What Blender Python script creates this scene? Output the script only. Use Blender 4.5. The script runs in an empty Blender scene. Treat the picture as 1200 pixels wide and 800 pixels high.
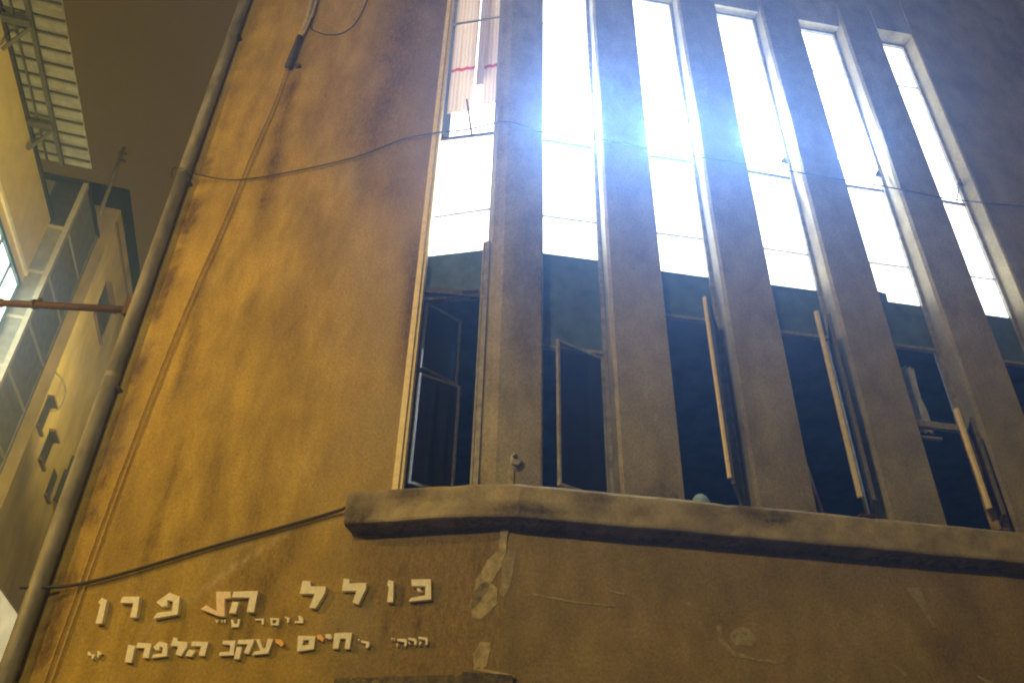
import bpy, bmesh, math, random
from math import radians, sin, cos, pi, hypot, exp
from mathutils import Vector, Matrix, noise
random.seed(7)
C = bpy.context.scene.collection
S = bpy.context.scene

# ------------------------------------------------------------------ camera
cam_d = bpy.data.cameras.new('camera'); cam = bpy.data.objects.new('camera', cam_d); C.objects.link(cam)
cam_d.lens = 28.8; cam_d.sensor_width = 36; cam_d.clip_end = 500; cam_d.clip_start = .05
PT, RO = radians(34.67), radians(1.52)
fw = Vector((0, cos(PT), sin(PT))); rt = Vector((1, 0, 0)); upv = rt.cross(fw)
r2 = cos(RO)*rt + sin(RO)*upv; u2 = -sin(RO)*rt + cos(RO)*upv
m = Matrix((r2, u2, -fw)).transposed().to_4x4(); m.translation = (0, 0, 1.6)
cam.matrix_world = m
S.camera = cam

# ------------------------------------------------------------------ world: night sky with city glow
w = bpy.data.worlds.new('World'); S.world = w; w.use_nodes = True
nt = w.node_tree; bg = nt.nodes['Background']
tc = nt.nodes.new('ShaderNodeTexCoord'); nz = nt.nodes.new('ShaderNodeTexNoise'); nz.inputs['Scale'].default_value = 1.6
cr = nt.nodes.new('ShaderNodeValToRGB')
cr.color_ramp.elements[0].position = .3; cr.color_ramp.elements[0].color = (.070, .040, .003, 1)
cr.color_ramp.elements[1].position = .7; cr.color_ramp.elements[1].color = (.083, .049, .006, 1)
nt.links.new(tc.outputs['Generated'], nz.inputs['Vector']); nt.links.new(nz.outputs['Fac'], cr.inputs['Fac'])
nt.links.new(cr.outputs['Color'], bg.inputs['Color']); bg.inputs['Strength'].default_value = 1.0

# ------------------------------------------------------------------ exposure and renderer
S.view_settings.view_transform = 'Standard'; S.view_settings.look = 'None'
S.view_settings.exposure = 0; S.view_settings.gamma = 1
S.cycles.use_denoising = True
S.cycles.volume_bounces = 1; S.cycles.max_bounces = 8
S.cycles.sample_clamp_indirect = 4
S.cycles.filter_width = 2.0

# ------------------------------------------------------------------ materials
def mat(name, base, rough=.8, var=.25, scale=6., bump=.2, bscale=60., metal=0., second=None, attrs=False, stretch=(1, 1, 1), spec=.3, grit=0):
    M = bpy.data.materials.new(name); M.use_nodes = True; n = M.node_tree; N = n.nodes; L = n.links
    p = N['Principled BSDF']; p.inputs['Roughness'].default_value = rough; p.inputs['Metallic'].default_value = metal
    p.inputs['Specular IOR Level'].default_value = spec
    tc = N.new('ShaderNodeTexCoord'); mp = N.new('ShaderNodeMapping'); mp.inputs['Scale'].default_value = stretch
    L.new(tc.outputs['Object'], mp.inputs['Vector'])
    nz = N.new('ShaderNodeTexNoise'); nz.inputs['Scale'].default_value = scale; nz.inputs['Detail'].default_value = 7; nz.inputs['Roughness'].default_value = .62
    L.new(mp.outputs[0], nz.inputs['Vector'])
    r = N.new('ShaderNodeValToRGB'); e = r.color_ramp.elements
    sec = second or tuple(c*(1-var*1.6) for c in base)
    e[0].position = .32; e[0].color = (*sec, 1); e[1].position = .66; e[1].color = (*[min(1, c*(1+var*.4)) for c in base], 1)
    L.new(nz.outputs['Fac'], r.inputs['Fac']); col = r.outputs['Color']
    if attrs:                                   # weathering measured on the wall: soot and damp, with painted shade mixed in, worn pale render
        for an, cc in zip(('dust', 'soot', 'worn'), ((attrs[2] if len(attrs) > 2 else attrs[0]), attrs[0], attrs[1])):
            if an == 'dust' and len(attrs) < 3: continue
            a = N.new('ShaderNodeAttribute'); a.attribute_name = an
            fn = N.new('ShaderNodeTexNoise'); fn.inputs['Scale'].default_value = 16; fn.inputs['Detail'].default_value = 9; fn.inputs['Roughness'].default_value = .78
            L.new(mp.outputs[0], fn.inputs['Vector'])
            mm = N.new('ShaderNodeMath'); mm.operation = 'MULTIPLY_ADD'; mm.inputs[1].default_value = 1.0; 
            ad = N.new('ShaderNodeMath'); ad.operation = 'MULTIPLY_ADD'; ad.inputs[1].default_value = 3.0; ad.inputs[2].default_value = -1.5
            L.new(fn.outputs['Fac'], ad.inputs[0])
            mu = N.new('ShaderNodeMath'); mu.operation = 'MULTIPLY'; L.new(ad.outputs[0], mu.inputs[0]); L.new(a.outputs['Fac'], mu.inputs[1])
            L.new(a.outputs['Fac'], mm.inputs[0]); L.new(mu.outputs[0], mm.inputs[2]); mm.use_clamp = True
            mx = N.new('ShaderNodeMix'); mx.data_type = 'RGBA'; L.new(mm.outputs[0], mx.inputs[0]); L.new(col, mx.inputs[6]); mx.inputs[7].default_value = (*cc, 1)
            col = mx.outputs[2]
    if grit:                                    # fine sandy speckle of the stucco
        gn = N.new('ShaderNodeTexNoise'); gn.inputs['Scale'].default_value = 38; gn.inputs['Detail'].default_value = 8; gn.inputs['Roughness'].default_value = .8
        L.new(tc.outputs['Object'], gn.inputs['Vector'])
        gr = N.new('ShaderNodeMapRange'); gr.inputs['From Min'].default_value = .3; gr.inputs['From Max'].default_value = .7; gr.inputs['To Min'].default_value = 1-grit; gr.inputs['To Max'].default_value = 1+grit*.6
        L.new(gn.outputs['Fac'], gr.inputs['Value'])
        gm = N.new('ShaderNodeVectorMath'); gm.operation = 'SCALE'; L.new(col, gm.inputs[0]); L.new(gr.outputs[0], gm.inputs['Scale']); col = gm.outputs[0]
    L.new(col, p.inputs['Base Color'])
    if bump:
        b2 = N.new('ShaderNodeTexNoise'); b2.inputs['Scale'].default_value = bscale; b2.inputs['Detail'].default_value = 5; b2.inputs['Roughness'].default_value = .7
        L.new(tc.outputs['Object'], b2.inputs['Vector'])
        bp = N.new('ShaderNodeBump'); bp.inputs['Strength'].default_value = bump; bp.inputs['Distance'].default_value = .02
        if grit:                                # trowel marks: long slanting grain
            m3 = N.new('ShaderNodeMapping'); m3.inputs['Rotation'].default_value = (0, .5, 0); m3.inputs['Scale'].default_value = (10, 10, 46)
            L.new(tc.outputs['Object'], m3.inputs['Vector']); b3 = N.new('ShaderNodeTexNoise'); b3.inputs['Scale'].default_value = 1; b3.inputs['Detail'].default_value = 6; b3.inputs['Roughness'].default_value = .75
            L.new(m3.outputs[0], b3.inputs['Vector']); sm = N.new('ShaderNodeMath'); sm.operation = 'ADD'; L.new(b2.outputs['Fac'], sm.inputs[0]); L.new(b3.outputs['Fac'], sm.inputs[1])
            L.new(sm.outputs[0], bp.inputs['Height'])
        else: L.new(b2.outputs['Fac'], bp.inputs['Height']); L.new(bp.outputs[0], p.inputs['Normal'])
    return M
def glow(name, col, strength, thru=0):
    M = bpy.data.materials.new(name); M.use_nodes = True; n = M.node_tree; N = n.nodes; L = n.links
    p = N['Principled BSDF']; p.inputs['Base Color'].default_value = (.7, .7, .7, 1)
    p.inputs['Emission Color'].default_value = (*col, 1); p.inputs['Emission Strength'].default_value = strength
    tc = N.new('ShaderNodeTexCoord'); nz = N.new('ShaderNodeTexNoise'); nz.inputs['Scale'].default_value = 1.2; nz.inputs['Detail'].default_value = 3
    L.new(tc.outputs['Object'], nz.inputs['Vector'])
    mr = N.new('ShaderNodeMapRange'); mr.inputs['From Min'].default_value = .3; mr.inputs['From Max'].default_value = .7
    mr.inputs['To Min'].default_value = strength*.7; mr.inputs['To Max'].default_value = strength*1.2
    L.new(nz.outputs['Fac'], mr.inputs['Value']); L.new(mr.outputs[0], p.inputs['Emission Strength'])
    if thru:                                    # frosted glass lets part of the lamp behind it straight through
        t = N.new('ShaderNodeBsdfTransparent'); mx = N.new('ShaderNodeMixShader'); mx.inputs[0].default_value = thru
        L.new(p.outputs[0], mx.inputs[1]); L.new(t.outputs[0], mx.inputs[2]); L.new(mx.outputs[0], N['Material Output'].inputs[0])
    return M
SOOT = (.055, .045, .035)
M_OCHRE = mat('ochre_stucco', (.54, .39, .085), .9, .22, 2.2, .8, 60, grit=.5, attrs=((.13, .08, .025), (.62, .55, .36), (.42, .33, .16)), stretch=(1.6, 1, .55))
M_RENDER = mat('grey_brown_render', (.44, .40, .27), .9, .2, 2.5, .8, 60, grit=.5, attrs=((.11, .085, .05), (.62, .57, .45)), stretch=(1.2, 1, .8))
M_LEDGE = mat('ledge_concrete', (.58, .50, .30), .92, .32, 4, .8, 40, grit=.35, attrs=((.10, .08, .05), (.6, .55, .4)))
M_BARE = mat('bare_plaster', (.50, .43, .26), .95, .3, 14, .6, 50)
M_FRAME = mat('window_steel', (.34, .33, .30), .55, .3, 12, .15, 80, spec=.4)
M_SASH = mat('dark_sash_steel', (.13, .12, .11), .6, .3, 20, .2, 80)
M_DARKBAR = mat('rusty_dark_steel', (.10, .085, .075), .6, .3, 20, .2, 80)
M_PAINTED = mat('cream_painted_steel', (.95, .84, .56), .5, .12, 15, .1, 60)
M_LETTER = mat('pale_cast_letters', (.95, .93, .86), .6, .12, 25, .1, 80)
M_LETTER_PINK = mat('bare_pinkish_letter', (.98, .80, .66), .6, .1, 25, .1, 80)
M_LETTER_LIT = mat('orange_lit_letter', (.95, .58, .2), .5, .1, 25, .1, 80)  # lamplight on single letters, painted as an orange tone
M_PIPE = mat('zinc_pipe', (.27, .27, .265), .55, .3, 9, .12, 40, metal=.15, stretch=(1, 1, .3), spec=.4)
M_IRON = mat('rusty_iron', (.11, .06, .04), .65, .3, 18, .2, 60)
M_CABLE = mat('dusty_black_cable', (.05, .045, .04), .6, .2, 20, 0)
M_PALE_CABLE = mat('ochre_painted_cable', (.50, .36, .14), .7, .2, 20, 0)
M_CONDUIT = mat('grey_plastic_conduit', (.55, .50, .42), .5, .2, 20, .05)
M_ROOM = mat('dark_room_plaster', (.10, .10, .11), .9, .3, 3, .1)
M_SPAN = mat('grey_green_spandrel', (.10, .16, .16), .5, .3, 5, .08)
M_BEIGE = mat('beige_stucco', (.56, .48, .23), .9, .10, 2, .25, 40)
M_YELLOW = mat('yellow_stucco', (.56, .46, .20), .9, .22, 1.2, .3, 30, stretch=(1, 1, .5))
M_BROWN = mat('brown_wall', (.22, .15, .075), .9, .2, 2, .2)
M_BLACK = mat('tarred_parapet', (.03, .026, .022), .9, .3, 6, .1)
M_GPANEL = mat('grey_cladding', (.22, .23, .20), .6, .2, 4, .08)
M_GFRAME = mat('cladding_rail', (.40, .40, .34), .6, .15, 10, .05)
M_GDARK = mat('smoked_glazing', (.06, .06, .055), .35, .3, 4, 0)
M_SHEET = mat('dusty_corrugated_sheet', (.22, .24, .23), .8, .2, 5, .1)
M_GREYBEAM = mat('dark_grey_steel', (.07, .07, .062), .6, .2, 10, .05)
M_TAR = mat('asphalt', (.05, .048, .045), .9, .3, 8, .4, 60)
M_PAVE = mat('pavement_concrete', (.25, .23, .2), .9, .2, 8, .3, 60)
M_LIT = glow('lit_frosted_glass', (.97, .99, 1.0), 3.6, .35)
M_SCREEN = glow('room_glow', (1.0, .98, .95), 3.2)
M_LITGREEN = glow('lit_shop_glazing', (.86, 1.0, .93), 5.0)
M_LITSHOP = glow('lit_lower_shopfront', (1.0, .92, .62), .55)
def glass(name, tint=(.5, .55, .6), rough=.08):
    M = bpy.data.materials.new(name); M.use_nodes = True; N = M.node_tree.nodes; L = M.node_tree.links
    out = N['Material Output']; N.remove(N['Principled BSDF'])
    t = N.new('ShaderNodeBsdfTransparent'); t.inputs[0].default_value = (*tint, 1)
    g = N.new('ShaderNodeBsdfGlossy'); g.inputs['Roughness'].default_value = rough; g.inputs['Color'].default_value = (.7, .75, .8, 1)
    lw = N.new('ShaderNodeLayerWeight'); lw.inputs[0].default_value = .5; pw = N.new('ShaderNodeMath'); pw.operation = 'POWER'; pw.inputs[1].default_value = 4
    L.new(lw.outputs['Facing'], pw.inputs[0]); fr = N.new('ShaderNodeMath'); fr.operation = 'MULTIPLY_ADD'; fr.inputs[1].default_value = .6; fr.inputs[2].default_value = .05; L.new(pw.outputs[0], fr.inputs[0]); mx = N.new('ShaderNodeMixShader')
    L.new(fr.outputs[0], mx.inputs[0]); L.new(t.outputs[0], mx.inputs[1]); L.new(g.outputs[0], mx.inputs[2]); L.new(mx.outputs[0], out.inputs[0])
    return M
M_GLASS = glass('dusty_dark_glass'); M_CLEAR = glass('clear_glass', (.96, .96, .96), .03)

# ------------------------------------------------------------------ geometry helpers
class MB:
    def __init__(s): s.v = []; s.f = []; s.a = {}
    def add(s, vs, fs, **attrs):
        o = len(s.v); s.v += [tuple(v) for v in vs]; s.f += [tuple(i+o for i in f) for f in fs]
        for k, vals in attrs.items():
            s.a.setdefault(k, {}).update({o+i: x for i, x in enumerate(vals)})
        return s
    def box(s, x0, x1, y0, y1, z0, z1):
        v = [(x, y, z) for z in (z0, z1) for y in (y0, y1) for x in (x0, x1)]
        return s.add(v, [(0, 2, 3, 1), (4, 5, 7, 6), (0, 1, 5, 4), (2, 6, 7, 3), (0, 4, 6, 2), (1, 3, 7, 5)])
    def bar(s, p, q, w, h=None, upd=(0, 0, 1)):
        p = Vector(p); q = Vector(q); d = (q-p).normalized(); h = h or w; U = Vector(upd)
        a = d.cross(U)
        if a.length < 1e-4: a = d.cross(Vector((0, 1, 0)))
        a.normalize(); b = d.cross(a).normalized(); v = []
        for c in (p, q):
            for i, j in ((-1, -1), (1, -1), (1, 1), (-1, 1)): v.append(c+a*i*w/2+b*j*h/2)
        return s.add(v, [(0, 1, 2, 3), (7, 6, 5, 4), (0, 4, 5, 1), (1, 5, 6, 2), (2, 6, 7, 3), (3, 7, 4, 0)])
    def tube(s, pts, r, n=8, caps=True):
        pts = [Vector(p) for p in pts]; rs = r if isinstance(r, (list, tuple)) else [r]*len(pts); v = []; ref = Vector((.13, .3, .94))
        for i, p in enumerate(pts):
            d = (pts[min(i+1, len(pts)-1)]-pts[max(i-1, 0)]).normalized()
            a = d.cross(ref)
            if a.length < .05: a = d.cross(Vector((1, 0, 0)))
            a.normalize(); b = d.cross(a)
            for k in range(n): t = 2*pi*k/n; v.append(p+(a*cos(t)+b*sin(t))*rs[i])
        f = [(i*n+k, i*n+(k+1) % n, (i+1)*n+(k+1) % n, (i+1)*n+k) for i in range(len(pts)-1) for k in range(n)]
        if caps: f += [tuple(range(n-1, -1, -1)), tuple(range((len(pts)-1)*n, len(pts)*n))]
        return s.add(v, f)
    def prism(s, poly, y0, y1, hole=None):
        """outline in the x-z plane given depth y0..y1 (y0 in front)"""
        bm = bmesh.new()
        def loop(pl, y):
            vs = [bm.verts.new((x, y, z)) for x, z in pl]; return [bm.edges.new((vs[i], vs[(i+1) % len(vs)])) for i in range(len(vs))]
        def clean(pl):
            a = sum(pl[i][0]*pl[(i+1) % len(pl)][1]-pl[(i+1) % len(pl)][0]*pl[i][1] for i in range(len(pl)))
            return pl if a > 0 else pl[::-1]
        ed = loop(clean(poly), y0)
        if hole: ed += loop(clean(hole), y0)
        bmesh.ops.triangle_fill(bm, use_beauty=True, edges=ed)
        g = bmesh.ops.extrude_face_region(bm, geom=list(bm.faces))
        for e in g['geom']:
            if isinstance(e, bmesh.types.BMVert): e.co.y = y1
        bmesh.ops.recalc_face_normals(bm, faces=bm.faces)
        bm.verts.index_update()
        s.add([v.co[:] for v in bm.verts], [[v.index for v in f.verts] for f in bm.faces]); bm.free(); return s
    def build(s, name, m, parent=None, bevel=0, smooth=False, rot=0., **props):
        me = bpy.data.meshes.new(name); me.from_pydata(s.v, [], s.f); me.materials.append(m)
        for k, d in s.a.items():
            at = me.attributes.new(k, 'FLOAT', 'POINT'); at.data.foreach_set('value', [d.get(i, 0.) for i in range(len(s.v))])
        if smooth: me.polygons.foreach_set('use_smooth', [True]*len(me.polygons))
        me.update()
        o = bpy.data.objects.new(name, me); C.objects.link(o)
        if parent: o.parent = parent
        o.rotation_euler.z = rot
        if bevel:
            b = o.modifiers.new('bevel', 'BEVEL'); b.width = bevel; b.segments = 2; b.limit_method = 'ANGLE'; b.angle_limit = radians(40)
        for k, x in props.items(): o[k] = x
        return o
def thing(name, label, cat, loc=(0, 0, 0), rot=0., group=None, kind=None):
    o = bpy.data.objects.new(name, None); C.objects.link(o); o.location = loc; o.rotation_euler.z = rot; o.empty_display_size = .2
    o['label'] = label; o['category'] = cat
    if group: o['group'] = group
    if kind: o['kind'] = kind
    return o
def fbm(x, y, z=0., o=4):
    return noise.fractal(Vector((x, y, z)), 1., 2., o)           # about -1..1

# two facade planes meet at a vertical fold; local frame: x along the facade, -y out to the street
K0 = Vector((-.0384, 6.9999, 0)); AR, AL, AA = radians(9.3), radians(-12.0), radians(15.5)
dR = Vector((cos(AR), sin(AR), 0)); dL = Vector((cos(AL), sin(AL), 0))
nR = Vector((sin(AR), -cos(AR), 0)); nL = Vector((sin(AL), -cos(AL), 0))
def wpt(side, s, out, z):                      # facade coordinates -> building coordinates (origin at the fold's foot)
    d, n = (dR, nR) if side == 'R' else (dL, nL)
    return d*s + n*out + Vector((0, 0, z))

# ------------------------------------------------------------------ weathering of the render, with some shade painted in
def g(x, c, w_): return exp(-((x-c)/w_)**2)
def soot_shade_left(s, z):
    q = 0.
    wob = .06*fbm(s*.3, z*.7, 3)
    for s0, sw, za, zb, k in ((-3.30, .10, 8.2, 11.8, .55), (-3.72, .07, 5.6, 9.6, .45), (-3.05, .09, 4.3, 7.6, .38), (-2.45, .16, 5.2, 8.8, .30),
                              (-2.75, .07, 9.6, 12.6, .25), (-2.0, .10, 8.0, 10.0, .18), (-3.5, .05, 3.2, 6., .35), (-1.7, .3, 10.2, 13.5, .25), (-3.86, .06, 8.5, 11.4, .3)):
        e = max(0, min(1, (z-za)/.8))*max(0, min(1, (zb-z)/.5))
        q += k*e*g(s+wob*2, s0, sw*(1.1+.5*fbm(s*2, z*1.5, 9)))*(.75+.6*fbm(s*1.2, z*1.1, 5))
    q += .85*g(s, -4.28, .09+.05*fbm(z*9, 1.3))*max(0, .55+.9*fbm(s*1.5, z*3.5, 2))*(1 if z < 10 else .4)    # damp fringe beside the pipe
    if s > -1.6 and z > 4.7: q += .75*g(s, -1.08, .13+.10*max(0, fbm(z*1.7, 4.4)))*g(z, 7.1, 1.0)             # soot by the broken window
    q += max(0, fbm(s*.9, z*.35, 11)-.05)*.35 + max(0, fbm(s*3, z*1.5, 21)-.2)*.25
    if 3.1 < z < 3.95:                           # dirt runs under the letters
        for s0 in (-3.79, -3.44, -3.02, -2.62, -2.29, -2.0, -1.43, -1.02, -.68, -3.3, -2.9, -2.45, -1.85): q += .32*g(s, s0+.02*sin(s0*40), .022)*g(z, 3.62-.12*(s0*7 % 1), .12)
    q *= 1.5
    if z < 4.5: q += .12+.42*max(0, min(1, (s+1.62)/.35+.3*fbm(s*3, z*2, 15)))   # shade below the ledge, painted on as a soft-edged dark area
    q += .48*max(0, min(1, (z-8.2)/2.6))*max(0, min(1, (s+3.0)/1.8+.3*fbm(s, z*.7, 6)))*(1 if z > 8.2 else 0)  # lamp falloff painted in: wall darkens upwards and to the right
    return max(0, min(.92, q))
def worn_left(s, z):
    q = max(0, fbm(s*1.3, z*.9, 31)-.3)*.35
    for a_, b_, k in (((-2.05, 4.52), (-2.75, 4.02), .5), ((-2.75, 4.02), (-3.3, 3.6), .35), ((-2.3, 4.45), (-2.62, 4.36), .3)):   # scraped line
        ax, az = a_; bx, bz = b_; t = max(0, min(1, ((s-ax)*(bx-ax)+(z-az)*(bz-az))/((bx-ax)**2+(bz-az)**2)))
        q += k*exp(-(hypot(s-ax-t*(bx-ax), z-az-t*(bz-az))/.022)**2)
    return max(0, min(.8, q))
def soot_right(s, z):
    q = .08+max(0, fbm(s*1.1, z*.5, 41)-.0)*.45 + max(0, fbm(s*3.5, z*2, 51)-.15)*.35
    q += .35*g(z, 4.86, .12)*(.6+fbm(s*3, 2.2))
    if z < 4.4: q = .16+max(0, fbm(s*.8, z*.8, 61))*.4
    if .0 < s < .36 and z > 4.6: q += .35*g(z, 7.0, 1.1)*(.6+fbm(s*4, z*1.5, 7))
    return max(0, min(.85, q))
def worn_right(s, z):
    q = max(0, fbm(s*1.5, z*1.5, 71)-.35)*.3
    return max(0, min(.7, q))

def dust(side, s, z):                          # grey film spreading over the ochre towards the windows and the fold
    if side == 'R': return 0.
    q = max(0, min(1, (s+2.3)/1.7+.25*fbm(s*1.5, z*.8, 91)))
    if z < 4.5: q = max(0, min(1, (s+1.9)/1.0+.2*fbm(s*2, z*2, 91)))
    return q
def wall_grid(mb, side, path, zs, fs, fw, disp=.004):
    """vertical skin swept along a plan path of (s, out) points"""
    nrow = len(path); v = []; so = []; wo = []; du = []
    for z in zs:
        for s, o in path:
            dd = disp*fbm(s*1.8, z*1.8, 1.)
            v.append(Vector((s, -o-dd, z))); so.append(fs(s, z)); wo.append(fw(s, z)); du.append(dust(side, s, z))
    f = [(j*nrow+i, j*nrow+i+1, (j+1)*nrow+i+1, (j+1)*nrow+i) for j in range(len(zs)-1) for i in range(nrow-1)]
    mb.add(v, f, soot=so, worn=wo, dust=du)
def rng(a, b, st):
    n = max(1, round((b-a)/st)); return [a+(b-a)*i/n for i in range(n+1)]

# ------------------------------------------------------------------ main building
Z_SILL, Z_HEAD, Z_TOP = 4.72, 13.46, 17.5
bld = thing('seminary_building', 'large ochre stucco building with folded front and six tall slit windows, lit white above', 'building', K0)
def frame_part(): return bld
# left wall (to the corner), around window 1
W1L, W1R = -1.07, -.27
mb = MB(); wall_grid(mb, 'L', [(-4.62, -.4), (-4.62, -.02), (-4.60, 0)]+[(s, 0) for s in rng(-4.55, W1L, .06)]+[(W1L, -.30)], rng(0, Z_TOP, .08), soot_shade_left, worn_left)
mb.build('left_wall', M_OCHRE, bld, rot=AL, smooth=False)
# wall below the ledge, left of the fold and right of it
mb = MB(); wall_grid(mb, 'L', [(s, 0) for s in rng(W1L, 0, .06)], rng(0, Z_SILL, .08), soot_shade_left, worn_left)
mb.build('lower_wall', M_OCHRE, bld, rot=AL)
mb = MB(); wall_grid(mb, 'R', [(s, 0) for s in rng(0, 12, .08)], rng(0, Z_SILL, .08), soot_right, worn_right)
mb.build('lower_wall', mat('brown_render', (.46, .35, .15), .9, .2, 2.5, .8, 60, grit=.5, attrs=((.13, .09, .045), (.62, .55, .40)), stretch=(1.2, 1, .8)), bld, rot=AR)
# right end wall
LEFTS = [.365, 1.765, 3.12, 4.515, 5.9]; RIGHTS = [1.13, 2.50, 3.90, 5.29, 6.52]
mb = MB(); wall_grid(mb, 'R', [(6.52, -.30), (6.52, -.015), (6.54, 0)]+[(s, 0) for s in rng(6.6, 12, .08)], rng(Z_SILL-.1, Z_TOP, .08), soot_right, worn_right)
mb.build('right_wall', M_RENDER, bld, rot=AR)
# fins between the windows
zs = rng(Z_SILL-.1, 13.98, .08)
for k in range(4):
    a_, b_ = RIGHTS[k], LEFTS[k+1]
    mb = MB(); wall_grid(mb, 'R', [(a_, -.34), (a_, -.035), (a_+.03, 0)]+[(s, 0) for s in rng(a_+.08, b_-.04, .06)]+[(b_-.012, 0), (b_, -.015), (b_, -.34)], zs, soot_right, worn_right)
    mb.build('pier', M_RENDER, bld, rot=AR)
# folded pier between window 1 and window 2 (drawn in the right-hand frame)
def l2r(s, o): p = wpt('L', s, o, 0); return (p.dot(dR), p.dot(nR))
path = [l2r(W1R, -.34), l2r(W1R, -.05), l2r(-.22, 0), l2r(-.16, 0), (-.08, -.012), (-.01, -.006), (.06, -.002), (.12, 0), (.19, 0), (.26, 0), (.345, 0), (.365, -.015), (.365, -.34)]
mb = MB(); wall_grid(mb, 'R', path, zs, soot_right, worn_right); mb.build('pier', M_RENDER, bld, rot=AR, label='folded pier between the two leftmost windows')
# spandrels over the windows: the fins taper back into them
def spandrel(side, a_, b_, rec):
    v = []; so = []; wo = []; rows = [(Z_HEAD, -.34), (Z_HEAD, -rec)]+[(z, -rec*max(0, 1-(z-Z_HEAD)/.5)) for z in rng(Z_HEAD+.08, 13.98, .08)]
    ss = rng(a_, b_, .08); mb = MB(); n = len(ss)
    for z, o in rows:
        for s in ss: v.append((s, -o, z)); so.append(soot_right(s, z)); wo.append(0)
    mb.add(v, [(j*n+i, j*n+i+1, (j+1)*n+i+1, (j+1)*n+i) for j in range(len(rows)-1) for i in range(n-1)], soot=so, worn=wo)
    mb.build('window_head', M_RENDER, bld, rot=AR if side == 'R' else AL)
spandrel('L', W1L, W1R, .05)
for k in range(5): spandrel('R', LEFTS[k], RIGHTS[k], .09 if k < 4 else .0)
mb = MB(); wall_grid(mb, 'R', [(s, 0) for s in rng(0, 6.52, .1)], rng(13.98, Z_TOP, .1), soot_right, worn_right); mb.build('upper_wall', M_RENDER, bld, rot=AR)
mb = MB(); wall_grid(mb, 'L', [(s, 0) for s in rng(W1L, 0, .08)], rng(13.98, Z_TOP, .1), soot_shade_left, worn_left); mb.build('upper_wall', M_RENDER, bld, rot=AL)
# alley side, back and roof
cl = wpt('L', -4.62, -.4, 0); cr_ = wpt('R', 12, 0, 0); t_al = Vector((-sin(AA), cos(AA), 0))
p1 = cl+t_al*11; p2 = cr_+Vector((-.3, 14, 0))
mb = MB(); pl = [cl, p1, p2, cr_]
for i in range(3):
    a_, b_ = pl[i], pl[i+1]; mb.add([a_, b_, b_+Vector((0, 0, Z_TOP)), a_+Vector((0, 0, Z_TOP))], [(0, 1, 2, 3)])
mb.build('rear_walls', M_OCHRE, bld)
mb = MB(); rp = [cl, p1, p2, cr_, wpt('R', 0, 0, 0), wpt('L', -4.62, 0, 0)]
mb.add([p+Vector((0, 0, Z_TOP-.01)) for p in rp], [tuple(range(6))]); mb.build('roof', M_TAR, bld)
mb = MB()
for side, a_, b_ in (('L', -4.66, 0), ('R', 0, 12.03)):
    q = [wpt(side, a_, .04, 0), wpt(side, b_, .04, 0), wpt(side, b_, -.2, 0), wpt(side, a_, -.2, 0)]
    mb.add([p+Vector((0, 0, z)) for z in (Z_TOP, Z_TOP+.5) for p in q], [(0, 1, 2, 3), (7, 6, 5, 4), (0, 4, 5, 1), (1, 5, 6, 2), (2, 6, 7, 3), (3, 7, 4, 0)])
mb.build('parapet', M_RENDER, bld)
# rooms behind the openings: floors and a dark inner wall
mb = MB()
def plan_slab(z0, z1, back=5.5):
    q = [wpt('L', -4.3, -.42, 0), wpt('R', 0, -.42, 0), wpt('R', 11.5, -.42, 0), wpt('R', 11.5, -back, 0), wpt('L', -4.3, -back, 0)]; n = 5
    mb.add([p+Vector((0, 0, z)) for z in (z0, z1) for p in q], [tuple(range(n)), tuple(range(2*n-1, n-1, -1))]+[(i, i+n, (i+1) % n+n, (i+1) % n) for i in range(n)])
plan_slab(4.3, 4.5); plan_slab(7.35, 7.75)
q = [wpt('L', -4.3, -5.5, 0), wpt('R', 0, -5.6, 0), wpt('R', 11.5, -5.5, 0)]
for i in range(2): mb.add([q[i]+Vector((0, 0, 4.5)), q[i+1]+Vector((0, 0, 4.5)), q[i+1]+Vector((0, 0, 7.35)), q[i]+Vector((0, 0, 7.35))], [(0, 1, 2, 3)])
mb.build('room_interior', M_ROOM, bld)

MB().box(.0, .1, .35, 5.4, 7.76, 14.4).build('lamp_shield', M_ROOM, bld, rot=AR)  # added unseen screen keeping the room lamps' light off the first window

# ledge: folded, rough, with its worn left end
def ledge(name, prof, s0, s1, fs, mt):
    """prof = list of (out, z); swept from s0 on the left plane over the fold to s1 on the right plane"""
    st = [('L', s, 1) for s in rng(s0, -.24, .07)]+[('R', s, 1) for s in rng(.10, s1, .07)]
    v = []; so = []; wo = []; n = len(prof)
    bis = (nL+nR).normalized(); kk = 1/bis.dot(nR)
    for side, s, _ in st:
        for j, (o, z) in enumerate(prof):
            rr = (.007*fbm(s*2.5, z*5, o*5)-.012*max(0, fbm(s*9, z*9, 3)-.25)) if 0 < j < n-1 else 0
            if side == 'F': p = bis*(o+rr)*kk+Vector((0, 0, z+rr*.8))
            else: p = wpt(side, s, o+rr, z+rr*.8)
            v.append(p); so.append(fs(s if side != 'F' else 0, o, z)); wo.append(max(0, fbm(s*3, z*6, 4)-.2)*.6)
    f = [(i*n+j, (i+1)*n+j, (i+1)*n+j+1, i*n+j+1) for i in range(len(st)-1) for j in range(n-1)]
    m_ = len(st)-1
    f += [tuple(range(n)), tuple(range((m_+1)*n-1, m_*n-1, -1))]
    mb = MB(); mb.add(v, f, soot=so, worn=wo); return mb.build(name, mt, bld)
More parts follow.
